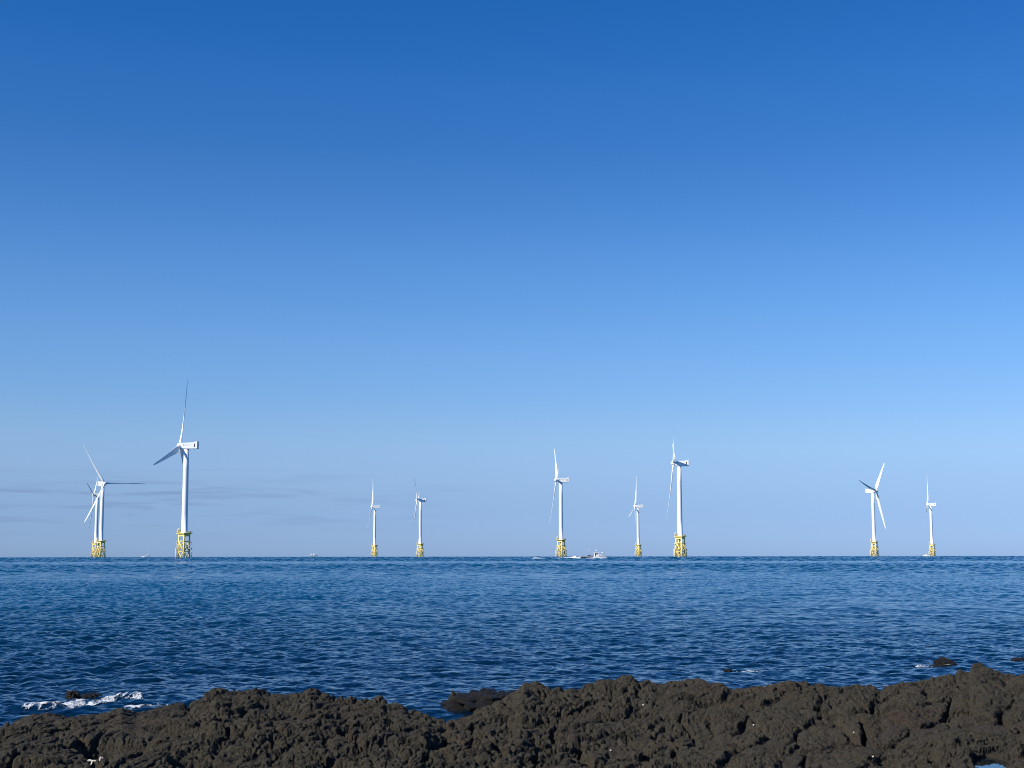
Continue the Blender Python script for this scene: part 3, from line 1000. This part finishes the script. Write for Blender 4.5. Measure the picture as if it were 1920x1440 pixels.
def foam_patch(name, label, pts, width, thr, seed, step=(0.012, 0.035), scale=(14.0, 6.0), lift=0.016, thick=0.008):
    """lacy foam along a polyline on the water: the cells of a fine sheet where foam noise is high enough"""
    P = np.array([[p.x, p.y] for p in pts])
    x0, y0 = P.min(0) - width * 1.5; x1, y1 = P.max(0) + width * 1.5
    xs = np.arange(x0, x1, step[0]); ys = np.arange(y0, y1, step[1])
    X, Y = np.meshgrid(xs, ys, indexing='ij')
    d = np.full(X.shape, 9.0)
    for a, b in zip(P, P[1:]):
        ab = b - a; tt = np.clip(((X - a[0]) * ab[0] + (Y - a[1]) * ab[1]) / (ab @ ab), 0, 1)
        d = np.minimum(d, np.hypot(X - a[0] - tt * ab[0], Y - a[1] - tt * ab[1]))
    wv = 0.25 * fbm(X * 4, Y * 2, seed, 3)
    n = fbm(X * scale[0] + wv * 4, Y * scale[1], seed + 3, 4) + 0.6 * (0.5 - np.abs(fbm(X * scale[0] * 0.6, Y * scale[1] * 0.6, seed + 9, 3)) * 3)
    val = n + 0.55 * (1 - d / width)
    dens = np.clip((val - thr + 0.35) / 0.75, 0, 1.0) * smooth01((1.5 - d / width) / 0.4)
    keep = dens > 0.02
    dx, dy, H = sea_z(X, Y)
    z = H + lift + thick * np.clip(val - thr, 0, 0.6)
    co = np.stack([X + dx, Y + dy, z], -1).reshape(-1, 3)
    f = grid_faces(len(xs), len(ys))
    f = f[keep.ravel()[f].all(1)]
    used = np.unique(f); mp = np.zeros(len(co), np.int64); mp[used] = np.arange(len(used))
    ob = mesh_np(name, co[used], mp[f][:, ::-1], M_LACE)
    at = ob.data.attributes.new("foam_amount", 'FLOAT', 'POINT'); at.data.foreach_set("value", dens.ravel()[used].astype(np.float32))
    kind(ob, "stuff", label)
    return ob


foam_patch("surf_foam", "lacy white foam washing round the black rock at lower left",
           [px_on_level(a, b) for a, b in ((75, 1330), (110, 1328), (155, 1325), (200, 1320), (232, 1313))], 0.28, 0.40, 5)
foam_patch("surf_foam", "white foam line breaking at the foot of the left shore",
           [px_on_level(a, b) for a, b in ((238, 1327), (262, 1331), (290, 1329), (298, 1327))], 0.12, 0.28, 6)
foam_patch("surf_foam", "thin white foam on both sides of the humped rock",
           [px_on_level(a, b) for a, b in ((1738, 1249), (1765, 1250))], 0.20, 0.42, 7)
foam_patch("surf_foam", "thin white foam line trailing from the tiny rock",
           [px_on_level(a, b) for a, b in ((1380, 1260), (1410, 1259), (1440, 1258))], 0.12, 0.40, 8)

# ------------------------------------------------------------------ boats
def hull_loops(L, B, D, sheer=0.35, n=14):
    """hull sections from stern (y=-L/2) to bow (y=+L/2): closed loops, deck level at z=D"""
    loops = []
    for k in range(n):
        s = k / (n - 1); y = -L / 2 + L * s
        w = B / 2 * (0.86 + 0.14 * math.sin(min(1, s * 2) * math.pi / 2)) * (1 if s < 0.5 else max(0.02, 1 - ((s - 0.5) / 0.5) ** 2.3))
        top = D * (1 + sheer * max(0, (s - 0.35) / 0.65) ** 2 + 0.08 * (1 - s) ** 2)
        rake = 0.10 * L * max(0, (s - 0.8) / 0.2) ** 1.5
        bot = -0.45 + 0.35 * max(0, (s - 0.75) / 0.25) ** 2
        loops.append([(-w, y + rake, top), (-w * 0.94, y + rake * 0.6, top * 0.45), (-w * 0.7, y + rake * 0.1, bot * 0.5), (0, y, bot),
                      (w * 0.7, y + rake * 0.1, bot * 0.5), (w * 0.94, y + rake * 0.6, top * 0.45), (w, y + rake, top)])
    return loops


def place_boat(o, px, dist, head, group=None):
    o.location = on_sea(px, dist) + Vector((0, 0, 0.25)); o.rotation_euler = (0, 0, -R_(head))
    o["group"] = "boats on the water"


# fishing boat, bow to the right
FB = 655.0
b = thing("fishing_boat", "white and dark fishing boat under way with wheelhouse near its bow", "boat")
L = 11.6
m = MB(); m.rings(hull_loops(L, 3.2, 1.05), smooth=False); m.build("hull", M_HULL, b)
m = MB()
for s in (-1, 1):
    m.box((s * 1.60, -2.6, 0.55), (0.12, 5.2, 0.62))
m.box((0, -2.6, 0.54), (3.1, 0.1, 0.2))
m.build("dark_side_band", M_HULLDK, b)
m = MB()
for s in (-1, 1):
    m.box((s * 1.6, -2.7, 1.02), (0.2, 6.0, 0.18))
m.box((0, -5.7, 1.02), (3.0, 0.14, 0.16)); m.build("gunwale", M_GREY, b)
m = MB(); m.box((0, -5.55, 0.62), (3.05, 0.55, 1.3), bevel=0.06); m.build("stern_bulwark", M_HULL, b)
m = MB(); m.box((0, -0.7, 1.12), (2.3, 2.6, 0.5), bevel=0.05); m.box((0, -1.4, 1.45), (1.6, 1.2, 0.5), bevel=0.05); m.build("net_gear", M_HULLDK, b)
m = MB(); m.prism([(0.9, 0.95), (3.1, 0.95), (2.95, 2.0), (2.7, 2.75), (0.9, 2.75)], -1.05, 1.05, bevel=0.08)
wh = m.build("wheelhouse", M_HULL, b)
m = MB(); m.box((0, 1.9, 2.86), (2.6, 2.6, 0.16), bevel=0.05); m.build("cabin_roof", M_HULL, wh)
for s in (-1, 1):
    m = MB(); m.box((s * 1.06, 2.2, 2.2), (0.06, 0.55, 0.62), bevel=0.02); m.build("window", M_GLASS, wh)
    m = MB(); m.box((s * 1.06, 1.55, 1.75), (0.05, 0.5, 1.5), bevel=0.02); m.build("door", M_GLASS, wh)
m = MB(); m.box((0, 2.98, 2.3), (1.7, 0.06, 0.5), Euler((0.33, 0, 0)).to_matrix()); m.build("windscreen", M_GLASS, wh)
m = MB(); m.box((0, 3.9, 1.55), (1.6, 1.5, 0.55), bevel=0.1); m.build("foredeck_box", M_HULL, b)
m = MB(); m.tube((0, 1.5, 2.9), (0, 1.5, 4.6), 0.07, 0.04); m.tube((-0.5, 1.5, 4.0), (0.5, 1.5, 4.0), 0.04); m.tube((0, 1.3, 4.15), (0, 1.9, 4.15), 0.05)
mast = m.build("mast", M_GREY, b)
m = MB(); m.box((0, 1.7, 3.85), (0.5, 1.0, 0.28), bevel=0.1); m.build("radar", M_HULL, mast)
m = MB(); m.tube((0, -0.6, 1.2), (0, -0.6, 4.0), 0.06, 0.04); m.tube((0, -0.6, 3.9), (0, -1.7, 3.95), 0.04); m.tube((0, -1.7, 3.95), (0, 1.5, 4.2), 0.02, seg=6)
sm = m.build("derrick", M_GREY, b)
m = MB(); m.box((0, -1.5, 3.98), (0.3, 1.0, 0.22), bevel=0.08); m.build("floodlight", M_HULL, sm)
m = MB()
for s in (-1, 1):
    pts = [(s * 1.2, 2.9, 1.2), (s * 1.0, 3.9, 1.35), (s * 0.6, 4.9, 1.5), (0, 5.9, 1.6)]
    for q, w in zip(pts, pts[1:]):
        m.tube((q[0], q[1], q[2] + 0.75), (w[0], w[1], w[2] + 0.75), 0.05, seg=6)
    for q in pts:
        m.tube(q, (q[0], q[1], q[2] + 0.75), 0.05, seg=6)
m.build("bow_rail", M_GREY, b)
m = MB(); m.tube((0, 4.6, 1.5), (0, 4.6, 3.1), 0.05, seg=6); m.box((0, 4.45, 2.75), (0.3, 0.7, 0.45), bevel=0.05); m.build("bow_light", M_HULL, b)
m = MB(); m.box((0.0, 3.55, 1.1), (2.0, 1.2, 0.25), bevel=0.04); m.build("winch_base", M_RUST, b)
m = MB()
for q in (-5.2, -4.2):
    m.tube((1.3, q, 1.1), (1.3, q, 2.1), 0.04, seg=6)
m.tube((1.3, -5.2, 2.1), (1.3, -4.2, 2.1), 0.04, seg=6); m.build("stern_rail", M_GREY, b)
place_boat(b, 1110.5, FB, px_az(1110) + 90)

# its wake: a hump of churned foam behind the stern, and an older strip further back
def wake(name, label, px0, px1, dist, width, hgt, seed):
    a, c = on_sea(px0, dist), on_sea(px1, dist)
    ax = (c - a); Lw = ax.length; ax.normalize(); sd = Vector((-ax.y, ax.x, 0))
    nu, nv = 160, 30
    U, V = np.meshgrid(np.linspace(0, 1, nu), np.linspace(-1, 1, nv), indexing='ij')
    prof = hgt(U) * (1 - V ** 2) ** 0.7
    n = fbm(U * Lw * 1.3, V * 3, seed, 4)
    h = prof * (1 + 0.7 * n) - 0.12 + 0.1 * n
    wv = width * (0.45 + 0.55 * np.sqrt(np.clip(hgt(U) / hgt(np.linspace(0, 1, 200)).max(), 0, 1)))
    co = np.stack([a.x + ax.x * U * Lw + sd.x * V * wv, a.y + ax.y * U * Lw + sd.y * V * wv, a.z + 0.75 * h + 0.55], -1).reshape(-1, 3)
    ob = mesh_np(name, co, grid_faces(nu, nv), M_FOAM)
    kind(ob, "stuff", label)


wake("wake_foam", "white churned wake trailing left behind the fishing boat", 1044, 1090, FB, 0.9, lambda u: 0.10 + 0.95 * np.exp(-((u - 0.74) / 0.16) ** 2) + 0.38 * np.exp(-((u - 0.35) / 0.22) ** 2), 3)
wake("wake_foam", "thin white remnant of wake left of the fishing boat", 994, 1021, FB * 0.985, 0.5, lambda u: 0.08 + 0.36 * np.exp(-((u - 0.45) / 0.25) ** 2), 8)
wake("wake_foam", "white bow splash in front of the fishing boat", 1133.5, 1138, FB, 0.5, lambda u: 0.15 + 0.6 * np.exp(-((u - 0.3) / 0.3) ** 2), 12)
wake("wake_foam", "white bow wash along the fishing boat's side", 1098, 1132, FB - 1.8, 0.35, lambda u: 0.12 + 0.22 * np.exp(-((u - 0.8) / 0.3) ** 2) + 0.12 * np.exp(-((u - 0.3) / 0.2) ** 2), 14)


def motorboat(label, L, cab):
    b = thing("motorboat", label, "boat")
    m = MB(); m.rings(hull_loops(L, L * 0.3, L * 0.12), smooth=False); m.build("hull", M_HULL, b)
    m = MB(); m.prism([(cab * L - 0.16 * L, L * 0.1), (cab * L + 0.20 * L, L * 0.1), (cab * L + 0.06 * L, L * 0.30), (cab * L - 0.16 * L, L * 0.34)], -L * 0.11, L * 0.11, bevel=0.08)
    c = m.build("cabin", M_HULL, b)
    for s in (-1, 1):
        m = MB(); m.box((s * L * 0.112, cab * L - 0.02 * L, L * 0.24), (0.05, L * 0.14, L * 0.06)); m.build("window", M_GLASS, c)
    m = MB(); m.box((0, -L * 0.42, L * 0.14), (L * 0.2, L * 0.1, L * 0.14), bevel=0.05); m.build("outboard_motor", M_HULLDK, b)
    m = MB(); m.tube((0, cab * L - 0.12 * L, L * 0.33), (0, cab * L - 0.12 * L, L * 0.5), 0.05, seg=6); m.build("aerial", M_GREY, b)
    return b


b = motorboat("small white motorboat on the horizon left of the largest turbine", 9.0, -0.12)
place_boat(b, 273.5, 1700, px_az(273) - 90)
b = motorboat("small white motorboat beside the foot of the rightmost turbine", 8.0, 0.1)
place_boat(b, 1738, 1900, px_az(1738) - 80)
# a ship far off, hull almost down
b = thing("ship", "tiny far ship with two white blocks on the horizon", "ship")
m = MB(); m.rings(hull_loops(26, 6, 2.4)); m.build("hull", M_GREY, b)
m = MB(); m.box((0, -6.5, 5.2), (5, 4.0, 6.0), bevel=0.2); m.build("bridge", M_HULL, b)
m = MB(); m.box((0, 2.2, 5.6), (4.5, 4.2, 7.0), bevel=0.2); m.build("deckhouse", M_HULL, b)
m = MB(); m.tube((0, 9, 2), (0, 9, 7), 0.8, 0.5); m.build("mast", M_GREY, b)
place_boat(b, 587, 4600, px_az(587) + 90)
